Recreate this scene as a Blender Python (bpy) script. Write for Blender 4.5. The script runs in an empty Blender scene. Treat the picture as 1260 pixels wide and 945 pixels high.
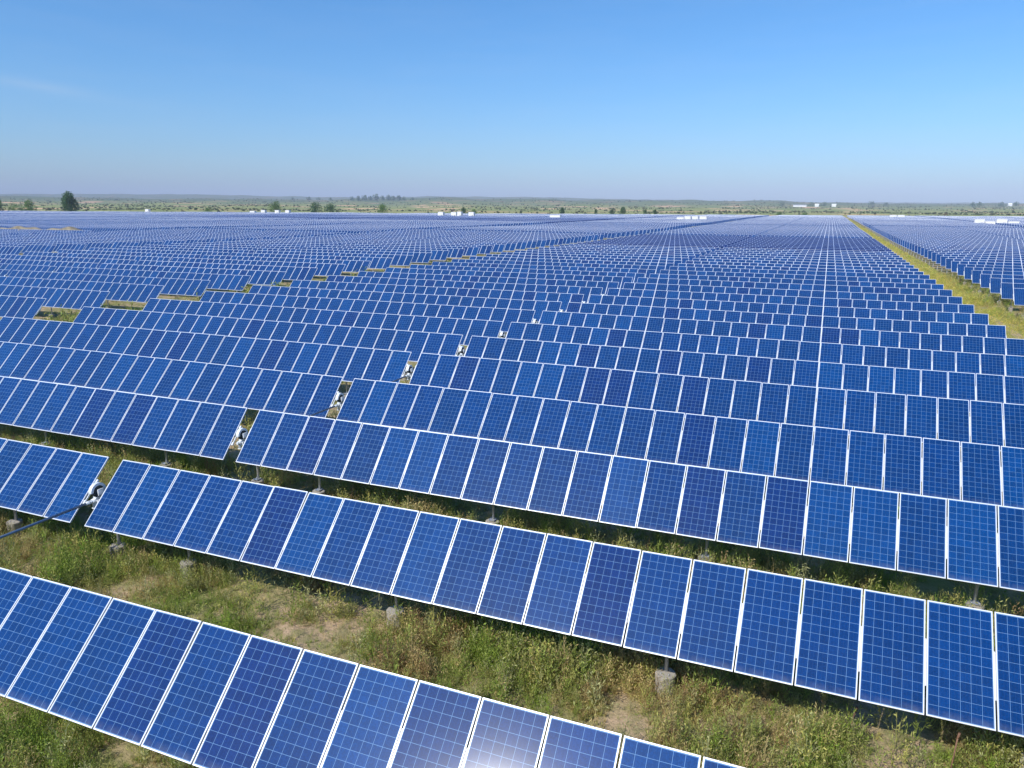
import bpy, bmesh, math, random
import numpy as np
from mathutils import Vector, Matrix, noise
PI = math.pi
R = math.radians
scn = bpy.context.scene
COL = scn.collection
rnd = random.Random(7)
nrs = np.random.RandomState(11)

# ------------------------------------------------------------------ camera
HUB = 1.92                      # height of the torque tube above the ground
F_PX = 929.5
YAW, PITCH, ROLL = R(22.273), R(13.086), R(0.3556)
CX, CY, CZ = 17.222, -2.318, 7.403 + HUB
fw = Vector((-math.sin(YAW)*math.cos(PITCH), math.cos(YAW)*math.cos(PITCH), -math.sin(PITCH)))
rt = fw.cross(Vector((0, 0, 1))).normalized()
up = rt.cross(fw)
rt2 = rt*math.cos(ROLL) + up*math.sin(ROLL)
up2 = -rt*math.sin(ROLL) + up*math.cos(ROLL)
cam_d = bpy.data.cameras.new('camera')
cam = bpy.data.objects.new('camera', cam_d)
COL.objects.link(cam)
M = Matrix((rt2, up2, -fw)).transposed().to_4x4()
M.translation = Vector((CX, CY, CZ))
cam.matrix_world = M
cam_d.sensor_width = 36
cam_d.lens = F_PX/1260*36
cam_d.clip_start = 0.1
cam_d.clip_end = 40000
scn.camera = cam

# ------------------------------------------------------------------ sky, sun, exposure
SUN = Vector((-0.291, -0.660, 0.693)).normalized()
w = bpy.data.worlds.new('World'); scn.world = w; w.use_nodes = True
wn = w.node_tree
sky = wn.nodes.new('ShaderNodeTexSky'); sky.sky_type = 'NISHITA'; sky.sun_disc = False
sky.sun_elevation = math.asin(SUN.z)
sky.sun_rotation = math.atan2(SUN.x, SUN.y)
sky.altitude = 0; sky.air_density = 1.0; sky.dust_density = 1.0; sky.ozone_density = 10.0
hs = wn.nodes.new('ShaderNodeHueSaturation'); hs.inputs['Hue'].default_value = .497; hs.inputs['Saturation'].default_value = 1.12; hs.inputs['Value'].default_value = 1.14
wn.links.new(sky.outputs[0], hs.inputs['Color']); 
# a faint cirrus wisp low in the upper left sky
def wm(op, a, b=0.0):
    x = wn.nodes.new('ShaderNodeMath'); x.operation = op
    for i, v in ((0, a), (1, b)):
        if isinstance(v, bpy.types.NodeSocket): wn.links.new(v, x.inputs[i])
        else: x.inputs[i].default_value = v
    return x.outputs[0]
wtc = wn.nodes.new('ShaderNodeTexCoord').outputs['Generated']
wdir = (fw + rt2*((35-630)/F_PX) + up2*((472.5-105)/F_PX)).normalized()
wsd = wdir.cross(Vector((0, 0, 1))).normalized(); wup = wsd.cross(wdir)
def wdot(v):
    x = wn.nodes.new('ShaderNodeVectorMath'); x.operation = 'DOT_PRODUCT'; wn.links.new(wtc, x.inputs[0]); x.inputs[1].default_value = v; return x.outputs['Value']
wnz = wn.nodes.new('ShaderNodeTexNoise'); wnz.inputs['Scale'].default_value = 9; wnz.inputs['Detail'].default_value = 6
wmp = wn.nodes.new('ShaderNodeMapping'); wmp.inputs['Scale'].default_value = (1, 1, 7); wn.links.new(wtc, wmp.inputs[0]); wn.links.new(wmp.outputs[0], wnz.inputs['Vector'])
wa = wm('DIVIDE', wdot(wsd), .085); wb = wm('DIVIDE', wm('ADD', wdot(wup), wm('MULTIPLY', wdot(wsd), .12)), .0075)
wf = wm('POWER', 2.718, wm('MULTIPLY', wm('ADD', wm('MULTIPLY', wa, wa), wm('MULTIPLY', wb, wb)), -1.0))
wf = wm('MULTIPLY', wm('MULTIPLY', wf, wnz.outputs['Fac']), .20)
wfh = wm('MULTIPLY', wm('MAXIMUM', wm('SUBTRACT', wnz.outputs['Fac'], .45), 0.0), .10)
wmx = wn.nodes.new('ShaderNodeMix'); wmx.data_type = 'RGBA'; wn.links.new(wm('ADD', wf, wfh), wmx.inputs[0])
wn.links.new(hs.outputs[0], wmx.inputs[6]); wmx.inputs[7].default_value = (5.2, 5.4, 5.7, 1)
wn.links.new(wmx.outputs[2], wn.nodes['Background'].inputs[0])
wn.nodes['Background'].inputs[1].default_value = 0.15
sl = bpy.data.lights.new('sun', 'SUN'); sl.energy = 4.8; sl.angle = R(0.53); sl.color = (1, 0.955, 0.88)
so = bpy.data.objects.new('sun', sl); COL.objects.link(so)
so.rotation_euler = (-SUN).to_track_quat('-Z', 'Y').to_euler()
so.location = (0, -20, 60)
vs = scn.view_settings
vs.view_transform = 'Standard'; vs.look = 'None'; vs.gamma = 1; vs.use_curve_mapping = False; vs.exposure = 0.0
scn.cycles.use_denoising = True
scn.cycles.max_bounces = 6
scn.cycles.transparent_max_bounces = 6
scn.cycles.volume_bounces = 0
scn.cycles.caustics_reflective = False
scn.cycles.caustics_refractive = False

# ------------------------------------------------------------------ helpers
def tag(o, label=None, cat=None, group=None, kind=None):
    if label: o['label'] = label
    if cat: o['category'] = cat
    if group: o['group'] = group
    if kind: o['kind'] = kind
    return o

def empty(name, loc=(0, 0, 0), rz=0):
    o = bpy.data.objects.new(name, None); COL.objects.link(o)
    o.location = loc; o.rotation_euler = (0, 0, rz); o.empty_display_size = 0.3
    return o

class MB:
    """collects simple shapes into one mesh"""
    def __init__(s): s.v = []; s.f = []; s.m = []; s.sm = []; s.uv = {}
    def quad(s, pts, mat=0, uv=None):
        i = len(s.v); s.v += [tuple(p) for p in pts]
        if uv: s.uv[len(s.f)] = uv
        s.f.append(tuple(range(i, i+len(pts)))); s.m.append(mat); s.sm.append(False)
    def box(s, c, d, mat=0, rot=None):
        i = len(s.v)
        for dz in (-.5, .5):
            for dx, dy in ((-.5, -.5), (.5, -.5), (.5, .5), (-.5, .5)):
                p = Vector((dx*d[0], dy*d[1], dz*d[2]))
                if rot is not None: p = rot @ p
                s.v.append((c[0]+p.x, c[1]+p.y, c[2]+p.z))
        for q in ((3, 2, 1, 0), (4, 5, 6, 7), (0, 1, 5, 4), (1, 2, 6, 5), (2, 3, 7, 6), (3, 0, 4, 7)):
            s.f.append(tuple(i+k for k in q)); s.m.append(mat); s.sm.append(False)
    def tube(s, p0, p1, r0, r1=None, n=12, mat=0, caps=True):
        if r1 is None: r1 = r0
        p0 = Vector(p0); p1 = Vector(p1); d = (p1-p0).normalized()
        a = d.orthogonal().normalized(); b = d.cross(a)
        i = len(s.v)
        for p, r in ((p0, r0), (p1, r1)):
            for k in range(n):
                t = 2*PI*k/n; s.v.append(tuple(p + (a*math.cos(t)+b*math.sin(t))*r))
        for k in range(n):
            s.f.append((i+k, i+(k+1) % n, i+n+(k+1) % n, i+n+k)); s.m.append(mat); s.sm.append(True)
        if caps:
            s.f.append(tuple(i+k for k in reversed(range(n)))); s.m.append(mat); s.sm.append(False)
            s.f.append(tuple(i+n+k for k in range(n))); s.m.append(mat); s.sm.append(False)
    def mesh(s, name, mats):
        me = bpy.data.meshes.new(name); me.from_pydata(s.v, [], s.f)
        for m in (mats if isinstance(mats, (list, tuple)) else [mats]): me.materials.append(m)
        me.polygons.foreach_set('material_index', s.m)
        me.polygons.foreach_set('use_smooth', s.sm)
        if s.uv:
            ul = me.uv_layers.new(name='UVMap')
            for fi, uvs in s.uv.items():
                p = me.polygons[fi]
                for k, li in enumerate(p.loop_indices): ul.data[li].uv = uvs[k]
        me.update()
        return me
    def build(s, name, mats, parent=None):
        return link(name, s.mesh(name, mats), parent)

def link(name, me, parent=None, loc=None, rot=None):
    o = bpy.data.objects.new(name, me); COL.objects.link(o)
    if parent is not None: o.parent = parent
    if loc is not None: o.location = loc
    if rot is not None: o.rotation_euler = rot
    return o

def np_mesh(name, V, F, mats, smooth=False, col=None, uv=None, attr=None, midx=None):
    """fast mesh from numpy; F (n,k)"""
    me = bpy.data.meshes.new(name)
    V = np.asarray(V, np.float32); F = np.asarray(F, np.int32)
    n, k = F.shape
    me.vertices.add(len(V)); me.vertices.foreach_set('co', V.ravel())
    me.loops.add(n*k); me.loops.foreach_set('vertex_index', F.ravel())
    me.polygons.add(n)
    me.polygons.foreach_set('loop_start', np.arange(0, n*k, k, dtype=np.int32))
    me.polygons.foreach_set('loop_total', np.full(n, k, np.int32))
    me.polygons.foreach_set('use_smooth', np.full(n, smooth))
    for m in mats: me.materials.append(m)
    if midx is not None: me.polygons.foreach_set('material_index', np.asarray(midx, np.int32))
    me.update(calc_edges=True)
    if col is not None:
        a = me.attributes.new('Col', 'FLOAT_COLOR', 'POINT')
        c = np.ones((len(V), 4), np.float32); c[:, :3] = col
        a.data.foreach_set('color', c.ravel())
    if uv is not None:
        ul = me.uv_layers.new(name='UVMap'); ul.data.foreach_set('uv', np.asarray(uv, np.float32).ravel())
    if attr is not None:
        for nm, arr in attr.items():
            a = me.attributes.new(nm, 'FLOAT', 'FACE'); a.data.foreach_set('value', np.asarray(arr, np.float32))
    return me

# ------------------------------------------------------------------ node helpers
class NT:
    def __init__(s, name):
        s.mat = bpy.data.materials.new(name); s.mat.use_nodes = True
        s.t = s.mat.node_tree; s.b = s.t.nodes['Principled BSDF']; s.out = s.t.nodes['Material Output']
    def n(s, typ, **kw):
        x = s.t.nodes.new(typ)
        for k, v in kw.items(): setattr(x, k, v)
        return x
    def l(s, a, b): s.t.links.new(a, b)
    def put(s, node, i, v):
        if hasattr(v, 'is_linked') or isinstance(v, bpy.types.NodeSocket): s.l(v, node.inputs[i])
        else: node.inputs[i].default_value = v
    def math(s, op, a, b=0.0, c=0.0, clamp=False):
        x = s.n('ShaderNodeMath', operation=op, use_clamp=clamp)
        s.put(x, 0, a); s.put(x, 1, b)
        if op in ('MULTIPLY_ADD', 'COMPARE'): s.put(x, 2, c)
        return x.outputs[0]
    def noise(s, vec, scale, detail=4, rough=.55, dist=0):
        x = s.n('ShaderNodeTexNoise'); x.inputs['Scale'].default_value = scale
        x.inputs['Detail'].default_value = detail; x.inputs['Roughness'].default_value = rough
        x.inputs['Distortion'].default_value = dist
        if vec is not None: s.l(vec, x.inputs['Vector'])
        return x.outputs['Fac']
    def mix(s, f, a, b, typ='MIX'):
        x = s.n('ShaderNodeMix', data_type='RGBA', blend_type=typ)
        s.put(x, 0, f)
        for i, v in ((6, a), (7, b)):
            if isinstance(v, bpy.types.NodeSocket): s.l(v, x.inputs[i])
            else: x.inputs[i].default_value = (*v, 1)
        return x.outputs[2]
    def ramp(s, f, stops):
        x = s.n('ShaderNodeMapRange'); s.l(f, x.inputs[0])
        x.inputs[1].default_value, x.inputs[2].default_value = stops
        return x.outputs[0]
    def set(s, name, v):
        if isinstance(v, bpy.types.NodeSocket): s.l(v, s.b.inputs[name])
        elif isinstance(v, tuple): s.b.inputs[name].default_value = (*v, 1)
        else: s.b.inputs[name].default_value = v

def simple(name, col, rough=.5, metal=0.0, var=.15, scale=6.0, bump=0.0):
    m = NT(name)
    tc = m.n('ShaderNodeTexCoord').outputs['Object']
    f = m.noise(tc, scale, 5)
    d = tuple(c*(1-var*2) for c in col); b = tuple(min(1, c*(1+var)) for c in col)
    m.set('Base Color', m.mix(m.ramp(f, (.3, .7)), d, b))
    m.set('Roughness', rough); m.set('Metallic', metal)
    if bump:
        bp = m.n('ShaderNodeBump'); bp.inputs['Strength'].default_value = bump; bp.inputs['Distance'].default_value = .02
        m.l(f, bp.inputs['Height']); m.l(bp.outputs[0], m.b.inputs['Normal'])
    return m.mat

def pv_material(name, far=False, dark_cells=False):
    """6 x 12 polycrystalline cells on UV 0..1 across the glass (far: across the whole module, frame drawn in too)"""
    m = NT(name)
    uvn = m.n('ShaderNodeTexCoord').outputs['UV']
    sep = m.n('ShaderNodeSeparateXYZ'); m.l(uvn, sep.inputs[0])
    u, v = sep.outputs[0], sep.outputs[1]
    if far:   # uv over whole module: frame .022 of .992 / 1.956
        fu = m.math('SUBTRACT', .5, m.math('ABSOLUTE', m.math('SUBTRACT', u, .5)))
        fv = m.math('SUBTRACT', .5, m.math('ABSOLUTE', m.math('SUBTRACT', v, .5)))
        isf = m.math('MAXIMUM', m.math('LESS_THAN', fu, .021), m.math('LESS_THAN', fv, .0145))
        u = m.math('MULTIPLY_ADD', u, 1/.944, -.0297); v = m.math('MULTIPLY_ADD', v, 1/.973, -.0139)
    # margins of white backsheet
    mu, mv = .008, .006
    cu = m.math('MULTIPLY_ADD', u, 6/(1-2*mu), -mu*6/(1-2*mu))
    cv = m.math('MULTIPLY_ADD', v, 12/(1-2*mv), -mv*12/(1-2*mv))
    gu = m.math('SUBTRACT', .5, m.math('ABSOLUTE', m.math('SUBTRACT', m.math('FRACT', cu), .5)))
    gv = m.math('SUBTRACT', .5, m.math('ABSOLUTE', m.math('SUBTRACT', m.math('FRACT', cv), .5)))
    eu = m.math('SUBTRACT', .5, m.math('ABSOLUTE', m.math('SUBTRACT', u, .5)))
    ev = m.math('SUBTRACT', .5, m.math('ABSOLUTE', m.math('SUBTRACT', v, .5)))
    line = m.math('MAXIMUM', m.math('LESS_THAN', gu, .019), m.math('LESS_THAN', gv, .019))
    line = m.math('MAXIMUM', line, m.math('LESS_THAN', eu, mu*.8))
    line = m.math('MAXIMUM', line, m.math('LESS_THAN', ev, mv*.8))
    # three thin busbars per cell
    fr3 = m.math('FRACT', m.math('MULTIPLY', cu, 3.0))
    bus = m.math('LESS_THAN', m.math('ABSOLUTE', m.math('SUBTRACT', fr3, .5)), .022)
    # per cell and per module variation
    oi = m.n('ShaderNodeObjectInfo').outputs['Random']
    at = m.n('ShaderNodeAttribute', attribute_name='pv').outputs['Fac']
    pid = m.math('ADD', m.math('MULTIPLY', oi, 37.7), m.math('MULTIPLY', at, 91.3))
    cmb = m.n('ShaderNodeCombineXYZ')
    m.l(m.math('FLOOR', cu), cmb.inputs[0]); m.l(m.math('FLOOR', cv), cmb.inputs[1]); m.l(pid, cmb.inputs[2])
    wn_ = m.n('ShaderNodeTexWhiteNoise', noise_dimensions='3D'); m.l(cmb.outputs[0], wn_.inputs['Vector'])
    cellr = wn_.outputs['Value']
    wp = m.n('ShaderNodeTexWhiteNoise', noise_dimensions='1D'); m.l(pid, wp.inputs['W'])
    modr = wp.outputs['Value']
    sp = m.n('ShaderNodeSeparateColor'); m.l(wp.outputs['Color'], sp.inputs[0])
    hue = sp.outputs[1]
    # crystal flakes
    cg = m.n('ShaderNodeCombineXYZ'); m.l(m.math('MULTIPLY', cu, 1.0), cg.inputs[0]); m.l(cv, cg.inputs[1]); m.l(pid, cg.inputs[2])
    vor = m.n('ShaderNodeTexVoronoi'); vor.inputs['Scale'].default_value = 9.0; m.l(cg.outputs[0], vor.inputs['Vector'])
    sv = m.n('ShaderNodeSeparateColor'); m.l(vor.outputs['Color'], sv.inputs[0])
    flake = sv.outputs[0]
    if dark_cells:
        base = m.mix(hue, (.001, .015, .095), (.0015, .018, .11))  # same cell layout in a darker blue, for the dark bands of rows
    else:
        base = m.mix(hue, (.0001, .0350, .150), (.0001, .0325, .148))
        base = m.mix(m.math('MULTIPLY', m.math('LESS_THAN', modr, .07), .38), base, (.0035, .018, .135))
        base = m.mix(m.math('MULTIPLY', m.math('GREATER_THAN', modr, .88), .6), base, (.0002, .044, .172))
    k = m.math('MULTIPLY_ADD', cellr, .24, .86)
    k = m.math('MULTIPLY', k, m.math('MULTIPLY_ADD', flake, .34, .83))
    k = m.math('MULTIPLY', k, m.math('MULTIPLY_ADD', modr, .22, .89))
    vm = m.n('ShaderNodeVectorMath', operation='SCALE'); m.l(base, vm.inputs[0]); m.l(k, vm.inputs['Scale'])
    c = vm.outputs[0]
    c = m.mix(m.math('MULTIPLY', bus, .12), c, (.15, .24, .42))
    c = m.mix(m.math('MULTIPLY', line, .30 if dark_cells else (.46 if far else .56)), c, (.22, .41, .66))
    # dust film, a little heavier along the lower rim and in blotches
    tcp = m.n('ShaderNodeTexCoord').outputs['Object']
    du = m.noise(tcp, 1.3, 5, .6)
    low = m.math('MULTIPLY', m.math('MULTIPLY', m.math('SUBTRACT', .07, v, clamp=True), 2.6), m.ramp(m.noise(tcp, 6, 3), (.3, .7)))
    film = m.math('ADD', m.math('MULTIPLY', m.ramp(du, (.45, .85)), .010), low, clamp=True)
    film = m.math('ADD', film, .002)
    c = m.mix(film, c, (.42, .42, .42))
    if far: c = m.mix(isf, c, (.35, .42, .62) if dark_cells else (.74, .75, .80))
    m.set('Base Color', c)
    m.set('Roughness', .5); m.set('Specular IOR Level', .02)
    m.set('Coat Weight', 1.0 if not far else m.math('SUBTRACT', 1.0, isf)); m.set('Coat Roughness', .115); m.set('Coat IOR', 1.46)
    # second, wide lobe of the dust scatters the sun
    return m.mat

MAT = {}
MAT['pv'] = pv_material('solar_glass')
MAT['pv_far'] = pv_material('solar_glass_far', far=True)
MAT['pv_dark'] = pv_material('solar_glass_dark', far=True, dark_cells=True)
MAT['frame'] = simple('anodised_frame', (.74, .75, .79), .38, .15, .04, 3)
MAT['galv'] = simple('galvanised_steel', (.50, .52, .54), .45, .5, .12, 9)
MAT['zinc'] = simple('zinc_rail', (.68, .69, .70), .5, .2, .06, 12)
MAT['drive_w'] = simple('painted_drive', (.76, .80, .82), .4, .1, .08, 10)
MAT['drive_d'] = simple('dark_gear', (.055, .075, .08), .5, .3, .2, 14)
MAT['shaft'] = simple('steel_shaft', (.20, .27, .36), .38, .4, .08, 5)
MAT['conc'] = simple('concrete', (.38, .345, .29), .9, 0, .16, 9, .6)
MAT['rust'] = simple('rusty_rod', (.24, .13, .08), .8, 0, .3, 12)
MAT['white'] = simple('white_steel_cabin', (.80, .80, .80), .5, 0, .03, 2)
MAT['grey'] = simple('grey_louvre', (.30, .31, .33), .5, .2, .1, 6)
MAT['roofgrey'] = simple('roof_sheet', (.42, .44, .47), .5, .1, .1, 1)
MAT['bark'] = simple('bark', (.10, .075, .055), .9, 0, .3, 8)
MAT['wood'] = simple('weathered_pole', (.20, .17, .14), .9, 0, .2, 3)

def leaf_material(name, trans=.25):
    m = NT(name)
    a = m.n('ShaderNodeAttribute', attribute_name='Col').outputs['Color']
    m.set('Base Color', a); m.set('Roughness', .6); m.set('Specular IOR Level', .25)
    tr = m.n('ShaderNodeBsdfTranslucent'); m.l(a, tr.inputs[0])
    mx = m.n('ShaderNodeMixShader'); mx.inputs[0].default_value = trans
    m.l(m.b.outputs[0], mx.inputs[1]); m.l(tr.outputs[0], mx.inputs[2]); m.l(mx.outputs[0], m.out.inputs[0])
    return m.mat
MAT['leaf'] = leaf_material('leaves', .34)

# ------------------------------------------------------------------ terrain
FH = Vector((-math.sin(YAW), math.cos(YAW)))      # horizontal view direction
RH = Vector((math.cos(YAW), math.sin(YAW)))
def DS(x, y): return ((x-CX)*FH.x + (y-CY)*FH.y, (x-CX)*RH.x + (y-CY)*RH.y)
def sstep(a, b, x):
    t = np.clip((x-a)/(b-a), 0, 1); return t*t*(3-2*t)
def terrain(x, y):
    x = np.asarray(x, float); y = np.asarray(y, float)
    D = (x-CX)*FH.x + (y-CY)*FH.y; S = (x-CX)*RH.x + (y-CY)*RH.y
    rr = np.hypot(x-CX, y-CY)
    ang = S/np.maximum(np.abs(D), 50.0)
    z = 2.0*sstep(60, 760, D)
    amp = (0.07 + .15*sstep(-30, -60, x)*(1-sstep(260, 420, rr)*.75))*sstep(55, 120, rr)*(1-sstep(900, 1200, rr)*.2)
    z = z + amp*(np.sin(x/17.0+y/31.0)*.6 + np.sin(y/19.0-x/43.0+1.3)*.55 + np.sin((x+y)/71.0)*.6)
    # scrubland beyond the field, rising into low hills
    hump = np.sin(x/140.0+1.1)*np.sin(y/170.0+x/300.0) + .6*np.sin(x/57.0)*np.sin(y/83.0+2)
    z = z + sstep(800, 1100, D)*(1.2+hump*1.1) + sstep(1000, 3200, D)*(14 + hump*3.5)
    ridge = np.sin(ang*7+.6)*5 + np.sin(ang*19+2)*2.2 + np.sin(ang*43)*1.1
    z = z + sstep(2600, 5200, D)*(40 + ridge*1.3 + 14*np.exp(-((ang+.13)/.09)**2) + hump*2.0)
    r2 = np.sin(ang*5+2.4)*7 + np.sin(ang*13+1)*4
    z = z + sstep(6000, 9500, D)*(58 + r2*2 + 34*sstep(-.1, -.6, ang))
    return z
def tz(x, y): return float(terrain(x, y))

def ground_material():
    m = NT('dry_soil_and_grass')
    geo = m.n('ShaderNodeNewGeometry').outputs['Position']
    s = m.n('ShaderNodeSeparateXYZ'); m.l(geo, s.inputs[0])
    n1 = m.noise(geo, .35, 6, .6); n2 = m.noise(geo, 2.6, 5, .6); n3 = m.noise(geo, 14, 4, .6); n4 = m.noise(geo, .06, 4, .5)
    n5 = m.noise(geo, 45, 4, .65)
    soil = m.mix(n3, (.36, .25, .155), (.66, .48, .32))
    soil = m.mix(m.math('MULTIPLY', m.ramp(n5, (.5, .72)), .6), soil, (.20, .15, .085))
    dry = m.mix(n5, (.17, .15, .07), (.40, .34, .18))
    grn = m.mix(n5, (.12, .16, .035), (.29, .30, .09))
    c = m.mix(m.ramp(n2, (.42, .60)), soil, dry)
    c = m.mix(m.math('MULTIPLY', m.ramp(n1, (.42, .64)), .85), c, grn)
    # service corridors are grassier: x in (28,33) and (-37,-29)
    ax = m.math('ABSOLUTE', m.math('SUBTRACT', s.outputs[0], 30.4))
    bx = m.math('ABSOLUTE', m.math('SUBTRACT', s.outputs[0], -32.9))
    cor = m.math('MAXIMUM', m.math('LESS_THAN', ax, 3.4), m.math('LESS_THAN', bx, 4.2))
    gg = m.mix(m.ramp(n2, (.3, .7)), (.17, .19, .045), (.36, .34, .11))
    gg = m.mix(m.math('LESS_THAN', s.outputs[0], 0.0), gg, m.mix(n5, (.07, .10, .02), (.16, .19, .05)))
    c = m.mix(m.math('MULTIPLY', cor, m.math('MAXIMUM', m.ramp(n1, (.25, .5)), m.math('LESS_THAN', s.outputs[0], 0.0))), c, gg)
    # wheel track of bare sand in the right corridor
    tr = m.math('LESS_THAN', m.math('ABSOLUTE', m.math('SUBTRACT', s.outputs[0], m.math('MULTIPLY_ADD', n4, 1.5, 30.6))), .35)
    c = m.mix(m.math('MULTIPLY', tr, m.ramp(n1, (.35, .55))), c, (.42, .32, .20))
    # scrubland far out: big patches of green scrub, olive steppe and open sand
    f1 = m.noise(geo, .0065, 6, .62); f2 = m.noise(geo, .022, 5, .65); f3 = m.noise(geo, .11, 3, .6)
    scr = m.mix(m.ramp(f2, (.35, .62)), (.38, .36, .14), (.17, .23, .07))
    scr = m.mix(m.math('MULTIPLY', m.ramp(f3, (.50, .66)), .8), scr, (.075, .105, .045))
    scr = m.mix(m.ramp(f1, (.56, .61)), scr, (.70, .43, .25))
    vd = m.n('ShaderNodeVectorMath', operation='DOT_PRODUCT'); m.l(geo, vd.inputs[0]); vd.inputs[1].default_value = (FH.x, FH.y, 0)
    dd = m.math('SUBTRACT', vd.outputs['Value'], CX*FH.x+CY*FH.y)
    far = m.ramp(m.math('ADD', dd, m.math('MULTIPLY', f2, 60)), (815, 850))
    c = m.mix(far, c, scr)
    c = m.mix(m.math('MULTIPLY', m.ramp(dd, (2400, 4300)), .75), c, m.mix(f2, (.035, .07, .035), (.09, .13, .06)))
    edge = m.math('MULTIPLY', m.ramp(dd, (690, 705)), m.math('SUBTRACT', 1.0, m.ramp(m.math('ADD', dd, m.math('MULTIPLY', f2, 60)), (815, 850))))
    c = m.mix(m.math('MULTIPLY', edge, .8), c, (.52, .42, .33))
    m.set('Base Color', c); m.set('Roughness', .95); m.set('Specular IOR Level', .1)
    bp = m.n('ShaderNodeBump'); bp.inputs['Strength'].default_value = .7; bp.inputs['Distance'].default_value = .06
    m.l(m.math('ADD', m.math('ADD', n3, m.math('MULTIPLY', n5, .5)), m.math('MULTIPLY', n2, 2.0)), bp.inputs['Height']); m.l(bp.outputs[0], m.b.inputs['Normal'])
    return m.mat
MAT['ground'] = ground_material()

def make_ground():
    rad = [0.0]
    r = 1.0
    while r < 12000:
        rad.append(r); r += max(.5, r*.018)
    rad.append(12000)
    NA = 720
    th = np.linspace(0, 2*PI, NA, endpoint=False)
    rr = np.array(rad[1:])
    X = CX + np.outer(rr, np.cos(th)); Y = CY + np.outer(rr, np.sin(th))
    Z = terrain(X, Y)
    near = 1-np.clip((rr-40)/40, 0, 1)
    rs = np.random.RandomState(3)
    bumps = .05*(np.sin(X*1.9+Y*.7)*np.sin(Y*2.3-X*.4)+.6*np.sin(X*4.1+1)*np.sin(Y*3.7))
    Z = Z + bumps*near[:, None]
    V = np.stack([X, Y, Z], -1).reshape(-1, 3)
    V = np.vstack([V, [[CX, CY, 0]]])
    n = len(rr); idx = np.arange(n*NA).reshape(n, NA)
    a = idx[:-1]; b = idx[1:]
    F = np.stack([a, b, np.roll(b, -1, 1), np.roll(a, -1, 1)], -1).reshape(-1, 4)
    c = len(V)-1
    F0 = np.stack([np.full(NA, c), idx[0], np.roll(idx[0], -1), np.full(NA, c)], -1)
    me = np_mesh('ground', V, F, [MAT['ground']], smooth=True)
    bm = bmesh.new(); bm.from_mesh(me); bm.verts.ensure_lookup_table()
    for i in range(NA):
        try: f = bm.faces.new((bm.verts[c], bm.verts[idx[0, i]], bm.verts[idx[0, (i+1) % NA]])); f.smooth = True
        except ValueError: pass
    bm.to_mesh(me); bm.free()
    return tag(link('ground', me), kind='structure')
make_ground()

# ------------------------------------------------------------------ solar trackers
P = 5.5509; WP = 1.0220; PL, PWD = 1.956, .992; TILT = R(45.38)
FE = .020; FR = .017          # visible frame width
def panel_meshes():
    g = MB(); gw, gl = PWD/2-FR, PL/2-FE
    g.quad([(-gw, -gl, .033), (gw, -gl, .033), (gw, gl, .033), (-gw, gl, .033)], 0, [(0, 0), (1, 0), (1, 1), (0, 1)])
    g.quad([(-gw, gl, .004), (gw, gl, .004), (gw, -gl, .004), (-gw, -gl, .004)], 0, [(0, 0), (0.01, 0), (0.01, .01), (0, .01)])
    f = MB(); e = .036
    f.box((0, -PL/2+FE/2, e/2), (PWD, FE, e)); f.box((0, PL/2-FE/2, e/2), (PWD, FE, e))
    for s in (-1, 1): f.box((s*(PWD/2-FR/2), 0, e/2), (FR, PL-2*FE, e))
    return g.mesh('solar_panel', MAT['pv']), f.mesh('panel_frame', MAT['frame'])
ME_GLASS, ME_FRAME = panel_meshes()
def rail_mesh():
    b = MB(); b.box((0, -.10, -.028), (.075, .78, .05)); b.box((0, -.10, .006), (.016, .80, .016))
    b.box((0, 0, -.075), (.05, .14, .05))
    return b.mesh('mounting_rail', MAT['zinc'])
ME_RAIL = rail_mesh()
def end_rail_mesh():
    b = MB(); b.box((.035, -.05, .0), (.02, .72, .04)); b.box((.0, .26, -.02), (.07, .10, .05)); b.box((0, -.36, -.02), (.07, .10, .05))
    return b.mesh('mounting_rail', MAT['drive_w'])
ME_ENDRAIL = end_rail_mesh()
def post_mesh(h):
    b = MB(); b.tube((0, .06, .1), (0, .06, h-.20), .042, n=10)
    b.box((0, .09, h-.20), (.12, .14, .10)); b.box((0, 0, .435), (.19, .19, .016))
    for sx in (-1, 1):
        for sy in (-1, 1): b.tube((sx*.075, sy*.075, .44), (sx*.075, sy*.075, .475), .012, n=6)
    return b.mesh('post', MAT['galv'])
ME_POST = post_mesh(HUB)
def footing_mesh():
    bm = bmesh.new(); n = 20; rings = []
    r0 = random.Random(5)
    for z, r in ((-.3, .20), (0, .20), (.15, .195), (.30, .20), (.40, .205), (.42, .19)):
        rings.append([bm.verts.new((math.cos(2*PI*k/n)*(r+r0.uniform(-.008, .008)), math.sin(2*PI*k/n)*(r+r0.uniform(-.008, .008)), z+r0.uniform(-.008, .008))) for k in range(n)])
    for a, b in zip(rings, rings[1:]):
        for k in range(n): bm.faces.new((a[k], a[(k+1) % n], b[(k+1) % n], b[k]))
    bm.faces.new(rings[-1])
    me = bpy.data.meshes.new('footing'); bm.to_mesh(me); bm.free(); me.materials.append(MAT['conc'])
    return me
ME_FOOT = footing_mesh()

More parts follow.
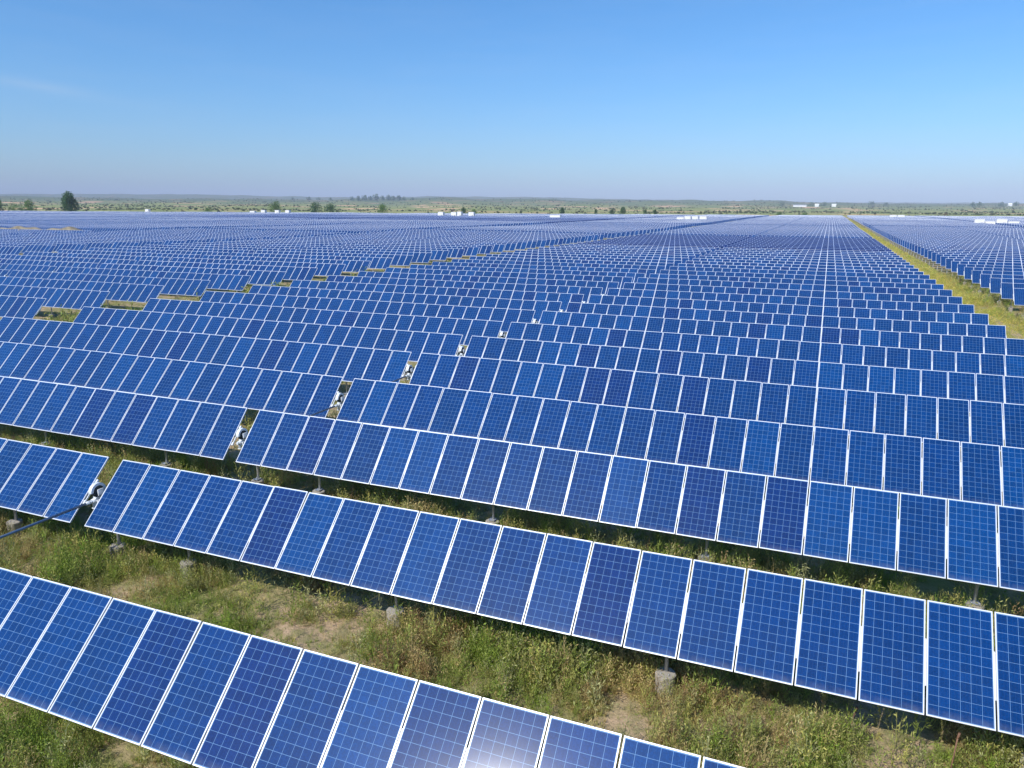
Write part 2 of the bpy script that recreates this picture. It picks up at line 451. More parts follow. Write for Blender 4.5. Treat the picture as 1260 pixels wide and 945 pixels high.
def drive_meshes():
    """slewing drive in the gap; torque axis along x, origin at hub"""
    ring = MB(); n = 40; ro, ri, hw = .235, .165, .055
    for k in range(n):
        if 10 <= k <= 15: continue
        a0, a1 = 2*PI*k/n, 2*PI*(k+1)/n
        def pt(r, a, x): return (x, -math.sin(a)*r, math.cos(a)*r)
        p = [pt(ro, a0, -hw), pt(ro, a1, -hw), pt(ro, a1, hw), pt(ro, a0, hw)]
        q = [pt(ri, a0, -hw), pt(ri, a1, -hw), pt(ri, a1, hw), pt(ri, a0, hw)]
        ring.quad(p); ring.quad(q[::-1]); ring.quad([p[0], q[0], q[1], p[1]]); ring.quad([p[3], p[2], q[2], q[3]])
    gear = MB(); gear.tube((-.04, 0, 0), (.04, 0, 0), .163, n=28)
    for k in range(8):
        a = 2*PI*k/8; gear.tube((.04, math.cos(a)*.12, math.sin(a)*.12), (.055, math.cos(a)*.12, math.sin(a)*.12), .014, n=6)
    hub = MB(); hub.box((0, 0, 0), (.26, .10, .10)); hub.box((.12, 0, 0), (.03, .17, .17)); hub.box((-.12, 0, 0), (.03, .17, .17))
    wb = MB(); wb.tube((0, -.20, -.23), (0, .20, -.23), .065, n=16); wb.box((0, 0, -.20), (.13, .20, .14))
    wb.tube((0, -.26, -.23), (0, -.20, -.23), .045, n=12); wb.tube((0, .20, -.23), (0, .26, -.23), .045, n=12)
    wb.box((.08, -.06, -.26), (.08, .12, .10)); wb.tube((.0, -.13, -.24), (.0, -.13, -.42), .05, n=12); wb.box((0, -.13, -.43), (.11, .11, .03))
    for q in range(6): wb.tube((math.cos(q*1.05)*.052, .255, -.23+math.sin(q*1.05)*.052), (math.cos(q*1.05)*.052, .27, -.23+math.sin(q*1.05)*.052), .008, n=6)
    return ring.mesh('gear_ring', MAT['drive_w']), gear.mesh('gear_disc', MAT['drive_d']), hub.mesh('drive_hub', MAT['drive_w']), wb.mesh('worm_gearbox', MAT['drive_w'])
ME_DRV = drive_meshes()
def tube_mesh(xl, xr, gap=.25):
    b = MB()
    for a, c in ((xl+.1, -.02), (.02, xr-.1)): b.box(((a+c)/2, 0, -.12), (c-a, .10, .10))
    return b.mesh('torque_tube', MAT['galv'])
GAPW = .52           # drive gap
def xs_for(nl, nr):
    """panel centres relative to the gap's right edge x=0"""
    return [-GAPW-WP*(i+.5)+.015 for i in range(nl)] + [WP*(i+.5) for i in range(nr)]
TUBES = {}
POSTX = [.24, 2.73, 8.88, 15.03, 21.2, 26.6, -3.84, -9.99, -16.1, -22.3, -28.1]

_cb = {}
def CABLE(nl, nr):
    if (nl, nr) in _cb: return _cb[(nl, nr)]
    b = MB(); r2 = random.Random(9)
    for x in xs_for(nl, nr):
        y0 = -.28; sag = r2.uniform(.05, .16)
        pts = [(x-.48+.24*i, y0, -.07-sag*(1-((i-2)/2)**2)) for i in range(5)]
        for p, q in zip(pts, pts[1:]): b.tube(p, q, .009, n=5, caps=False)
        b.box((x, -.28, -.035), (.13, .11, .04))
    _cb[(nl, nr)] = b.mesh('cable', MAT['drive_d']); return _cb[(nl, nr)]
def detailed_tracker(x0, y, nl, nr, tilt, label, zg):
    r = empty('solar_tracker', (x0, y, zg))
    tag(r, label, 'solar tracker', 'rows of tilted solar panels on trackers')
    if (nl, nr) not in TUBES: TUBES[(nl, nr)] = tube_mesh(-GAPW-WP*nl, WP*nr)
    link('torque_tube', TUBES[(nl, nr)], r, (0, 0, HUB), (tilt, 0, 0))
    c, s = math.cos(tilt), math.sin(tilt)
    for x in xs_for(nl, nr):
        dt = rnd.gauss(0, .005)+.004*math.sin(x*.4+y); dz = rnd.gauss(0, .003)+.006*math.sin(x*.35+y*2)
        g = link('solar_panel', ME_GLASS, r, (x, -s*dz, HUB+dz), (tilt+dt, rnd.gauss(0, .003), rnd.gauss(0, .0012)))
        link('panel_frame', ME_FRAME, g)
    for i in range(-nl, nr+1):
        x = (i*WP if i >= 0 else -GAPW+i*WP+.015)
        if i == nr: x -= .02
        if i == 0: x += .0
        link('mounting_rail', ME_RAIL, r, (x, 0, HUB), (tilt, 0, 0))
    link('mounting_rail', ME_ENDRAIL, r, (-GAPW+.03, 0, HUB), (tilt, 0, 0))
    for px in POSTX:
        if px > nr*WP or px < -GAPW-nl*WP: continue
        zz = tz(x0+px, y)-zg
        po = link('post', ME_POST, r, (px, 0, 0)); link('footing', ME_FOOT, po, (0, 0, (zz if abs(zz) < .25 else 0)-(.04 if y > 14 else 0)))
    link('cable', CABLE(nl, nr), r, (0, 0, HUB), (tilt, 0, 0))
    d = link('slew_drive', ME_DRV[3], r, (-GAPW/2, 0, HUB))
    for nm, me in (('gear_ring', ME_DRV[0]), ('gear_disc', ME_DRV[1]), ('drive_hub', ME_DRV[2])): link(nm, me, d)
    return r

SIMPLE = {}
def simple_mesh(nl, nr, tilt, dark_cells, k):
    key = (nl, nr, round(tilt, 3), dark_cells, k)
    if key in SIMPLE: return SIMPLE[key]
    c, s = math.cos(tilt), math.sin(tilt)
    V = []; F = []; UV = []; at = []; mi = []
    def pt(x, yy, zz): return (x, yy*c-zz*s, HUB+yy*s+zz*c)
    def q(pts, uv, a, m_):
        i = len(V); V.extend(pts); F.append((i, i+1, i+2, i+3)); UV.extend(uv); at.append(a); mi.append(m_)
    Z4 = [(.5, .5)]*4
    def bx(x0, x1, y0, y1, z0, z1, m_):
        p = [[pt(x, yy, zz) for zz in (z0, z1)] for x, yy in ((x0, y0), (x1, y0), (x1, y1), (x0, y1))]
        for a in range(4):
            b = (a+1) % 4; q([p[a][0], p[b][0], p[b][1], p[a][1]], Z4, 0, m_)
        q([p[3][0], p[2][0], p[1][0], p[0][0]], Z4, 0, m_)
    h = PL/2
    for x in xs_for(nl, nr):
        x0, x1 = x-PWD/2, x+PWD/2; z = .036+rnd.uniform(-.004, .004); z2 = z+rnd.uniform(-.012, .012)
        q([pt(x0, -h, z), pt(x1, -h, z), pt(x1, h, z2), pt(x0, h, z2)], [(0, 0), (1, 0), (1, 1), (0, 1)], rnd.random(), 0)
        bx(x0, x1, -h, h, 0, .022, 1)
    for a, b in ((-GAPW-nl*WP, -GAPW), (0, nr*WP)):
        bx(a+.1, b-.05, -.05, .05, -.17, -.07, 2)
        bx(a+.1, b-.05, -.33, .33, -.03, -.004, 2)
    for px in POSTX:
        if px > nr*WP or px < -GAPW-nl*WP: continue
        for a, b in ((-.05, .05),):
            pts = [(px+dx, dy) for dx, dy in ((-.05, -.05), (.05, -.05), (.05, .05), (-.05, .05))]
            for i in range(4):
                (xa, ya), (xb, yb) = pts[i], pts[(i+1) % 4]
                q([(xa, ya, -.4), (xb, yb, -.4), (xb, yb, HUB-.1), (xa, ya, HUB-.1)], Z4, 0, 2)
    q([(-GAPW/2-.06, -.2, HUB-.2), (-GAPW/2+.06, -.2, HUB-.2), (-GAPW/2+.06, .12, HUB+.2), (-GAPW/2-.06, .12, HUB+.2)], Z4, 0, 3)
    me = np_mesh('solar_tracker', V, F, [MAT['pv_dark' if dark_cells else 'pv_far'], MAT['frame'], MAT['galv'], MAT['drive_w']], uv=UV, attr={'pv': at}, midx=mi)
    SIMPLE[key] = me
    return me

ONES = ['', 'first', 'second', 'third', 'fourth', 'fifth', 'sixth', 'seventh', 'eighth', 'ninth', 'tenth', 'eleventh', 'twelfth', 'thirteenth', 'fourteenth', 'fifteenth', 'sixteenth', 'seventeenth', 'eighteenth', 'nineteenth']
TENS = {2: 'twent', 3: 'thirt', 4: 'fort', 5: 'fift', 6: 'sixt', 7: 'sevent', 8: 'eight', 9: 'ninet'}
def ordinal(n):
    if n >= 100: return 'hundred and ' + ordinal(n-100) if n > 100 else 'hundredth'
    if n < 20: return ONES[n]
    t, o = divmod(n, 10)
    return TENS[t]+'ieth' if o == 0 else TENS[t]+'y-'+ONES[o]

def project(x, y, z):
    d = Vector((x-CX, y-CY, z-CZ)); D = d.dot(fw)
    if D < .5: return None
    return 630+F_PX*d.dot(rt2)/D, 472.5-F_PX*d.dot(up2)/D, D
def field_end(x, y):
    D, S = DS(x, y)
    return 690 + 90*min(1, max(0, .5+S/max(D, 1)*.72))
# blocks: name, gap x, first row y, panels left/right of the drive
BLOCKS = [dict(n='middle', gx=0, y0=P, nl=28, nr=27)]
x = 33.0+28*WP+GAPW
BLOCKS.append(dict(n='right', gx=x-.0, y0=P*.88, nl=28, nr=27))
xr = x+27*WP+5.4; j = 0
while xr < 640:
    gx = xr+28*WP+GAPW; BLOCKS.append(dict(n='farright', gx=gx, y0=P*(.3+.37*(j % 3)), nl=28, nr=27)); xr = gx+27*WP+(7.0 if j % 2 else 5.4); j += 1
xl = -36.7; j = 0
while xl > -1000:
    gx = xl-27*WP; BLOCKS.append(dict(n='left' if j == 0 else ('nextleft' if j == 1 else 'farleft'), gx=gx, y0=P*(.53 if j == 0 else .2+.29*(j % 4)), nl=28, nr=27))
    xl = gx-GAPW-28*WP-(5.4 if j % 2 else 7.5); j += 1

BANKS = [(-262, -164, 147, 151)]
def bank(x0, x1, y0, y1, h, label):
    nx, ny = 60, 14; V = []; F = []
    for j in range(ny+1):
        for i in range(nx+1):
            u, v = i/nx, j/ny; x = x0+(x1-x0)*u; y = y0+(y1-y0)*v
            e = min(1, (1-abs(2*v-1))*2.2)*min(1, (1-abs(2*u-1))*4.0)
            V.append((x, y, tz(x, y)-.3+(h+.3)*e**.8*(1+.10*math.sin(x*.31)+.08*math.sin(x*.9+y))))
    for j in range(ny):
        for i in range(nx): a = j*(nx+1)+i; F.append((a, a+1, a+nx+2, a+nx+1))
    me = np_mesh('earth_bank', V, F, [MAT['earth']], smooth=True)
    tag(link('earth_bank', me), label, 'earth bank')
MAT['earth'] = simple('bare_earth', (.27, .23, .155), .95, 0, .3, .8, .8)
bank(*BANKS[0], 2.8, 'long low brown earth bank among the far left panels at the left edge')
cands = []
for bi, b in enumerate(BLOCKS):
    y = b['y0']; k = 0
    # east-west service roads of this block
    roads = []
    if b['n'] == 'middle': roads = [(203, 5.6), (340, 6), (505, 6), (640, 6)]
    elif b['gx'] > 0: roads = [(352, 8), (505, 6), (640, 6)]
    else: roads = [(150+((bi*37) % 60), 5.6), (330+((bi*23) % 50), 6), (480+((bi*31) % 40), 6), (620, 6)]
    ri = 0
    while y < 1000:
        if ri < len(roads) and y > roads[ri][0]:
            y += roads[ri][1]; ri += 1
        gx = b['gx']; D, S = DS(gx, y)
        xa, xb = gx-GAPW-b['nl']*WP, gx+b['nr']*WP
        ok = False
        for t in (0, .25, .5, .75, 1):
            xx = xa+(xb-xa)*t; pz = tz(xx, y)+HUB
            for dz in (-.7, .7):
                q = project(xx, y, pz+dz)
                if q and -110 < q[0] < 1370 and q[1] < 1080: ok = True
        if ok and D < field_end(gx, y) and D > 2:
            cl = False
            # two bare clearings on the left
            for (bx0, bx1, by0, by1) in BANKS:
                if xb > bx0+4 and xa < bx1-4 and by0-1.2 < y < by1+1.2: cl = True
            if not cl:
                k += 1
                cands.append(dict(b=b, bi=bi, k=k, y=y, gx=gx, D=D, rd=ri))
        y += P
# nearest 300 are things of their own
for c in cands:
    px = [project(c['gx']+dx, c['y'], tz(c['gx']+dx, c['y'])+HUB) for dx in (-25, -12, 0, 12, 25)]
    ins = [q for q in px if q and 0 <= q[0] <= 1260 and q[1] < 960]
    c['size'] = (len(ins)+.2)/c['D']**2
cands.sort(key=lambda c: -c['size'])
tops, rest = cands[:300], cands[300:]
for bi in range(len(BLOCKS)):
    for k, c in enumerate(sorted([c for c in tops if c['bi'] == bi], key=lambda c: c['y'])): c['k'] = k+1
ROWDZ = [-.028, -.036, -.023, -.054, .041, .017, .009, .028, -.01, -.005, .006, .01, .045]
ROWDT = [-.042, -.005, .047]; ROWDX = [0, .01, -.023]
def lab(c):
    n = c['b']['n']; o = ordinal(c['k'])
    if n == 'middle':
        if c['k'] == 1: return 'nearest row of blue solar panels, running off the bottom edge with a sun glint'
        if c['k'] == 2: return 'second blue panel row from the bottom, gear drive and long shaft at its left gap'
        return '%s row of blue solar panels from the bottom, in the middle block' % o
    if n == 'right': return '%s panel row from the front of the block right of the yellow-green grass track' % o
    if n == 'left': return '%s panel row from the front of the block left of the green weedy corridor' % o
    if n == 'nextleft': return '%s panel row from the front of the second block left of the weedy corridor' % o
    side = 'right' if c['gx'] > 0 else 'left'
    return '%s panel row from the front, in the %s block %s of the middle one' % (o, ordinal(c['ord']), side)
lefts = sorted([i for i, b in enumerate(BLOCKS) if b['gx'] < -1], key=lambda i: -BLOCKS[i]['gx'])
rights = sorted([i for i, b in enumerate(BLOCKS) if b['gx'] > 1], key=lambda i: BLOCKS[i]['gx'])
for c in cands: c['ord'] = (lefts.index(c['bi'])+1) if c['gx'] < -1 else ((rights.index(c['bi'])+1) if c['gx'] > 1 else 0)
def is_dark_row(c):
    if c['b']['n'] == 'middle': return 142 < c['y'] < 204
    x, y = c['gx'], c['y']
    return (-330 < x < -90 and 330 < y < 470)
ndet = 0
for c in tops:
    b = c['b']; gx, y = c['gx'], c['y']; mid = b['n'] == 'middle'
    k = c['k']
    zg = tz(gx, y); dt = rnd.gauss(0, .012); dx = 0
    if mid and k <= 13:
        zg = ROWDZ[k-1]; dt = ROWDT[k-1] if k <= 3 else rnd.gauss(0, .006); dx = ROWDX[k-1] if k <= 3 else 0
    if is_dark_row(c): dt = .06
    if c['D'] < 92:
        detailed_tracker(gx+dx, y, b['nl'], b['nr'], TILT+dt, lab(c), zg); ndet += 1
    else:
        q = round(dt/.012)*.012 if not is_dark_row(c) else .06
        q = max(-.024, min(.06, q))
        o = link('solar_tracker', simple_mesh(b['nl'], b['nr'], TILT+q, is_dark_row(c), rnd.randrange(2)), None, (gx, y, zg))
        slope = (tz(gx+25, y)-tz(gx-25, y))/50
        o.rotation_euler = (0, -math.atan(slope), 0)
        tag(o, lab(c), 'solar tracker', 'rows of tilted solar panels on trackers')
print('trackers', len(cands), 'detailed', ndet)

def far_field(items, dark_cells):
    Vs = []; As = []
    UVp = np.array([(0, 0), (1, 0), (1, 1), (0, 1)])
    V = []; UV = []; A = []; MI = []
    for c in items:
        b = c['b']; dt = nrs.normal(0, .012)+(.05 if dark_cells else 0); t = TILT+dt; co, si = math.cos(t), math.sin(t)
        xs = np.array(xs_for(b['nl'], b['nr'])); gx, y = c['gx'], c['y']; zt = terrain(xs+gx, np.full(len(xs), y)); h = PL/2
        q = np.zeros((len(xs), 4, 3))
        for j, (sx, sy) in enumerate(((-1, -1), (1, -1), (1, 1), (-1, 1))):
            q[:, j, 0] = gx+xs+sx*PWD/2; q[:, j, 1] = y+sy*h*co-.036*si; q[:, j, 2] = zt+HUB+sy*h*si+.036*co
        V.append(q.reshape(-1, 3)); UV.append(np.tile(UVp, (len(xs), 1))); A.append(nrs.rand(len(xs))); MI.append(np.zeros(len(xs)))
        for a, e in ((-GAPW-b['nl']*WP, -GAPW), (0, b['nr']*WP)):   # backing slab of each wing
            za, ze = tz(gx+a, y), tz(gx+e, y)
            P8 = []
            for xx, zz in ((a, za), (e, ze)):
                for sy in (-1, 1):
                    for tt in (0, .03): P8.append((gx+xx, y+sy*h*co-tt*si, zz+HUB+sy*h*si+tt*co))
            P8 = np.array(P8); Fq = [(0, 4, 5, 1), (2, 3, 7, 6), (0, 2, 6, 4), (0, 1, 3, 2), (4, 6, 7, 5)]
            for f in Fq: V.append(P8[list(f)]); UV.append(np.full((4, 2), .5)); A.append([0]); MI.append([1])
    V = np.concatenate(V); F = np.arange(len(V)).reshape(-1, 4)
    me = np_mesh('solar_field', V, F, [MAT['pv_dark' if dark_cells else 'pv_far'], MAT['frame']], uv=np.concatenate(UV), attr={'pv': np.concatenate(A)}, midx=np.concatenate(MI))
    return me
me = far_field([c for c in rest if not is_dark_row(c)], False)
tag(link('solar_field', me), 'distant mass of solar panel rows reaching the far edge of the plain', 'solar field', kind='stuff')
mm = [c for c in rest if is_dark_row(c)]
if mm: tag(link('solar_field', far_field(mm, True)), 'distant darker blue patch of solar panel rows left of centre', 'solar field', kind='stuff')

# drive shafts between neighbouring rows
def shaft(x, y0, y1, z0, z1, label):
    b = MB(); b.tube((0, .26, 0), (0, y1-y0-.26, z1-z0), .034, n=12)
    r = b.build('drive_shaft', MAT['shaft']); r.location = (x, y0, z0)
    for yy, zz in ((.30, 0), (y1-y0-.30, z1-z0)):
        j = MB(); j.tube((0, -.08, 0), (0, .08, 0), .05, n=12); j.box((0, 0, .0), (.12, .05, .05))
        j.build('universal_joint', MAT['drive_w'], r).location = (0, yy, zz)
    tag(r, label, 'drive shaft', 'drive shafts linking the tracker rows')
for k in (1, 3, 4, 5, 6, 7, 8):
    z0, z1 = ROWDZ[k-1]+HUB-.23, ROWDZ[k]+HUB-.23
    shaft(-GAPW/2, k*P, (k+1)*P, z0, z1, {1: 'long steel drive shaft crossing the left edge below the second panel row', 3: 'steel drive shaft between the third and fourth panel rows from the bottom',
          4: 'thin steel drive shaft between the fourth and fifth panel rows from the bottom'}.get(k, 'short steel drive shaft between the %s and %s panel rows from the bottom' % (ordinal(k), ordinal(k+1))))

# rusty earthing stakes under the second row
def stake(x, y, lean, label):
    b = MB(); b.tube((0, 0, -.1), (lean, .05, .75), .014, .012, n=8); b.tube((lean*.98, .05, .72), (lean*.98+.02, .06, .82), .02, n=8)
    o = b.build('rusty_stake', MAT['rust']); o.location = (x, y, tz(x, y))
    tag(o, label, 'stake', 'rusty stakes below the second row')
stake(18.30, 2*P-.35, .14, 'thin leaning rusty stake under the second row, left of the other')
stake(19.95, 2*P-.45, .05, 'upright rusty stake near the right edge under the second row')

# ------------------------------------------------------------------ weeds and grass
PAL = np.array([[1.62, 1.40, 1.45]])*np.array([(.185, .260, .055), (.155, .235, .038), (.24, .275, .080), (.26, .30, .13), (.17, .29, .035), (.36, .33, .14), (.22, .17, .075), (.31, .33, .09)])
def proto_weed(rs, h, nb, nl, lw, ll):
    """feathery annual: stem with side branches and small leaves; returns quads (n,4,3) and tone (n)"""
    Q = []; T = []
    def leaf(p, d, l, w_):
        d = d/np.linalg.norm(d); s = np.cross(d, rs.normal(size=3)); s /= (np.linalg.norm(s)+1e-6)
        a = p; b = p+d*l*.5+s*w_/2; c = p+d*l; e = p+d*l*.5-s*w_/2
        Q.append([a, b, c, e]); T.append(.8+.5*rs.rand())
    lean = rs.normal(0, .12, 2)
    for i in range(nb):
        t = (i+.5)/nb; base = np.array([lean[0]*t*h, lean[1]*t*h, t*h*.9])
        az = i*2.4+rs.rand(); spread = (1-t)**.7*.62*h+.03
        d = np.array([math.cos(az)*spread, math.sin(az)*spread, (.20+.35*t)*h])
        s = np.cross(d, [0, 0, 1]); s = s/(np.linalg.norm(s)+1e-6)*.004
        Q.append([base-s, base+s, base+d+s*.3, base+d-s*.3]); T.append(.75)
        for j in range(nl):
            u_ = (j+1)/nl; p = base+d*u_
            dd = d*.35/np.linalg.norm(d)+rs.normal(0, .55, 3)+np.array([0, 0, .35])
            leaf(p, dd, ll*(.6+.7*rs.rand()), lw)
    return np.array(Q), np.array(T)
def proto_tuft(rs, h, nb, wd):
    Q = []; T = []
    for i in range(nb):
        az = rs.rand()*2*PI; r = rs.rand()*.07; o = np.array([math.cos(az)*r, math.sin(az)*r, 0])
        hh = h*(.5+.6*rs.rand()); out = np.array([math.cos(az), math.sin(az), 0])*hh*(.15+.45*rs.rand())
        s = np.array([-math.sin(az+rs.rand()), math.cos(az), 0])*wd/2
        m_ = o+out*.4+np.array([0, 0, hh*.6]); e = o+out+np.array([0, 0, hh])
        Q.append([o-s, o+s, m_+s*.8, m_-s*.8]); Q.append([m_-s*.8, m_+s*.8, e+s*.15, e-s*.15]); T += [.8+.3*rs.rand()]*2
    return np.array(Q), np.array(T)
def proto_mat(rs, r, n):
    Q = []; T = []
    for i in range(n):
        a = rs.rand()*2*PI; q = r*math.sqrt(rs.rand()); p = np.array([math.cos(a)*q, math.sin(a)*q, .02+.13*rs.rand()*(1-q/r)])
        d = rs.normal(0, 1, 3); d[2] = abs(d[2])*.4+.2; d /= np.linalg.norm(d); s = np.cross(d, [0, 0, 1.]); s /= np.linalg.norm(s)+1e-6
        l = .035+.03*rs.rand(); Q.append([p, p+d*l*.5+s*l*.28, p+d*l, p+d*l*.5-s*l*.28]); T.append(.8+.4*rs.rand())
    return np.array(Q), np.array(T)
rs = np.random.RandomState(21)
NEAR = {'weed': [proto_weed(rs, .42, 15, 7, .014, .055) for _ in range(5)], 'tuft': [proto_tuft(rs, .24, 22, .011) for _ in range(4)], 'mat': [proto_mat(rs, .20, 46) for _ in range(3)]}
MIDP = {'weed': [proto_weed(rs, .42, 8, 4, .035, .11) for _ in range(4)], 'tuft': [proto_tuft(rs, .26, 9, .028) for _ in range(3)], 'mat': [proto_mat(rs, .22, 18) for _ in range(2)]}
FARP = {'weed': [proto_weed(rs, .42, 5, 2, .09, .22) for _ in range(3)], 'tuft': [proto_tuft(rs, .26, 5, .07) for _ in range(3)], 'mat': [proto_weed(rs, .25, 4, 2, .1, .2) for _ in range(2)]}
def vnoise(x, y, s, seed):
    # cheap smooth value noise
    g = np.random.RandomState(seed).rand(256, 256)
    X = x/s; Y = y/s; xi = np.floor(X).astype(int); yi = np.floor(Y).astype(int); fx = X-xi; fy = Y-yi
    fx = fx*fx*(3-2*fx); fy = fy*fy*(3-2*fy)
    def G(a, b): return g[a % 256, b % 256]
    return (G(xi, yi)*(1-fx)+G(xi+1, yi)*fx)*(1-fy)+(G(xi, yi+1)*(1-fx)+G(xi+1, yi+1)*fx)*fy
def scatter(name, label, cat, regions, seed):
    """regions: list of (x, y, LOD, kind, scale, colour index) arrays"""
    rs = np.random.RandomState(seed); VV = []; CC = []
    for protos, X, Y, kinds, sc, cidx, tint in regions:
        Z = terrain(X, Y)-.02
        for kn in ('weed', 'tuft', 'mat'):
            for vi, (Q, T) in enumerate(protos[kn]):
                sel = np.where((kinds == kn) & (np.arange(len(X)) % len(protos[kn]) == vi))[0]
                if len(sel) == 0: continue
                a = rs.rand(len(sel))*2*PI; ca, sa = np.cos(a), np.sin(a); s = sc[sel]; sz = s*(.8+.5*rs.rand(len(sel)))
                qx = Q[None, :, :, 0]*ca[:, None, None]-Q[None, :, :, 1]*sa[:, None, None]
                qy = Q[None, :, :, 0]*sa[:, None, None]+Q[None, :, :, 1]*ca[:, None, None]
                v = np.stack([qx*s[:, None, None]+X[sel][:, None, None], qy*s[:, None, None]+Y[sel][:, None, None], Q[None, :, :, 2]*sz[:, None, None]+Z[sel][:, None, None]], -1)
                col = PAL[cidx[sel]]*(.8+.45*rs.rand(len(sel), 1))*tint
                c = col[:, None, None, :]*T[None, :, None, None]*np.ones((1, 1, 4, 1))
                VV.append(v.reshape(-1, 3)); CC.append(c.reshape(-1, 3))
    V = np.concatenate(VV); C = np.concatenate(CC)
    me = np_mesh(name, V, np.arange(len(V)).reshape(-1, 4), [MAT['leaf']], col=C)
    print(name, len(V)//4)
    return tag(link(name, me), label, cat, kind='stuff')
def visible(X, Y, m=70):
    dx = X-CX; dy = Y-CY; dz = -CZ; D = dx*fw.x+dy*fw.y+dz*fw.z
    u = 630+F_PX*(dx*rt2.x+dy*rt2.y+dz*rt2.z)/np.maximum(D, .1); v = 472.5-F_PX*(dx*up2.x+dy*up2.y+dz*up2.z)/np.maximum(D, .1)
    return (D > .5) & (u > -m*2) & (u < 1260+m*2) & (v < 945+m*2)
def make_pts(rs, x0, x1, y0, y1, dens, lush, fam='near'):
    n = int((x1-x0)*(y1-y0)*dens); X = rs.uniform(x0, x1, n); Y = rs.uniform(y0, y1, n)
    k = visible(X, Y); X, Y = X[k], Y[k]
    cov = .55*vnoise(X, Y, 1.6, 5)+.45*vnoise(X, Y, .55, 6)+.25*(vnoise(X, Y, 6, 9)-.5)
    keep = rs.rand(len(X)) < np.clip((cov-(.42-lush))/.16, .36, 1)
    X, Y, cov = X[keep], Y[keep], cov[keep]
    t = rs.rand(len(X)); kind = np.where(t < .42, 'weed', np.where(t < .82, 'tuft', 'mat'))
    sc = (.35+1.0*np.clip((cov-.3)*2, 0, 1))*(.5+.75*rs.rand(len(X)))
    zone = .5*vnoise(X, Y, 2.0, 12)+.5*vnoise(X, Y, .5, 13)+rs.normal(0, .09, len(X)); r = rs.rand(len(X))
    ci = np.where(zone > .66, np.where(r < .3, 4, 1), np.where(zone < .36, np.where(r < .45, 5, np.where(r < .7, 6, 2)), np.where(r < .35, 0, np.where(r < .6, 2, np.where(r < .8, 3, np.where(r < .9, 7, 5))))))
    return X, Y, kind, sc, ci
rs = np.random.RandomState(31)
regs = []
for (x0, x1, y0, y1, dens, lush, pr) in [(-6, 30, 2.0, 12.5, 125, .20, NEAR), (-14, 32, 12.5, 18.5, 75, .24, NEAR), (-20, 34, 18.5, 32, 14, .2, MIDP), (32.4, 37, 55, 130, 14, .5, MIDP), (37, 50, 55, 130, 3, .4, MIDP), (-60, -37, 25, 80, 2, .3, MIDP)]:
    X, Y, kd, sc, ci = make_pts(rs, x0, x1, y0, y1, dens, lush)
    regs.append((pr, X, Y, kd, sc, ci, 1.0))
for (ya, yb, n_) in ((10.2, 13.2, 380), (16.2, 18.6, 300), (5.2, 7.4, 150), (21.6, 24, 200), (7.2, 10.4, 170)):   # tall feathery plants poking out of the panels' shade
    X = rs.uniform(-14, 34, n_); Y = rs.uniform(ya, yb, n_)
    regs.append((NEAR, X, Y, np.full(n_, 'weed'), rs.uniform(.9, 1.75, n_), rs.choice([0, 0, 1, 2, 3, 7], n_), 1.0))
scatter('weeds', 'patchy olive weeds and dry grass on the sandy soil between the nearest panel rows', 'weeds', regs, 41)
regs = []
for (x0, x1, y0, y1, dens, lush, pr) in [(-37.5, -28.5, 18, 85, 20, .5, MIDP), (-37.5, -28.5, 85, 250, 6, .5, FARP), (27.4, 33.4, 60, 130, 26, .4, MIDP), (27.4, 33.4, 130, 400, 5, .4, FARP), (27.4, 33.4, 400, 720, .8, .4, FARP)]:
    X, Y, kd, sc, ci = make_pts(rs, x0, x1, y0, y1, dens, lush)
    ci = np.where(rs.rand(len(ci)) < .6, np.where(rs.rand(len(ci)) < .5, 7, 2), ci)
    if x0 < 0: sc = sc*(1.7 if pr is MIDP else 1.15); regs.append((pr, X, Y, kd, sc, np.where(rs.rand(len(ci)) < .6, 0, ci), 1.0))
    else: regs.append((pr, X, Y, kd, sc*.75, ci, np.array([[1.35, 1.25, 1.0]])))
scatter('corridor_grass', 'yellow-green grass and weeds filling the service corridors between the panel blocks', 'grass', regs, 43)

# ------------------------------------------------------------------ trees
def crown_mesh(name, h, r, n, seed, cols, lobes=7, leaf=.45, base=.22):
    rs = np.random.RandomState(seed); Q = []; C = []
    L = []
    for i in range(lobes):
        t = (i+.5)/lobes; a = i*2.4+rs.rand(); q = r*(.55 if t < .8 else .2)*rs.rand()**.4
        L.append((math.cos(a)*q, math.sin(a)*q, h*(base+.12+(.98-base-.25)*t), r*(.42+.28*rs.rand())*(1.1-.45*t)))
    for x, y, z, rr in L:
        m_ = n//lobes; d = rs.normal(size=(m_, 3)); d /= np.linalg.norm(d, axis=1)[:, None]
        p = d*(rr*(.55+.5*rs.rand(m_, 1)))*np.array([1, 1, 1.15])+np.array([x, y, z])
        tone = .75+.5*rs.rand()
        for k in range(m_):
            a = rs.normal(size=3); a /= np.linalg.norm(a); b = np.cross(a, rs.normal(size=3)); b /= np.linalg.norm(b)+1e-6
            s = leaf*(.5+.8*rs.rand()); c = p[k]
            Q.append([c-a*s*.5, c-b*s*.35, c+a*s*.5, c+b*s*.35]); C.append(np.array(cols[rs.randint(len(cols))])*tone*(.8+.4*rs.rand()))
    V = np.array(Q).reshape(-1, 3); C = np.repeat(np.array(C), 4, 0)
    V[:, 2] = np.maximum(V[:, 2], .15)
    return np_mesh('crown', V, np.arange(len(V)).reshape(-1, 4), [MAT['leaf']], col=C)
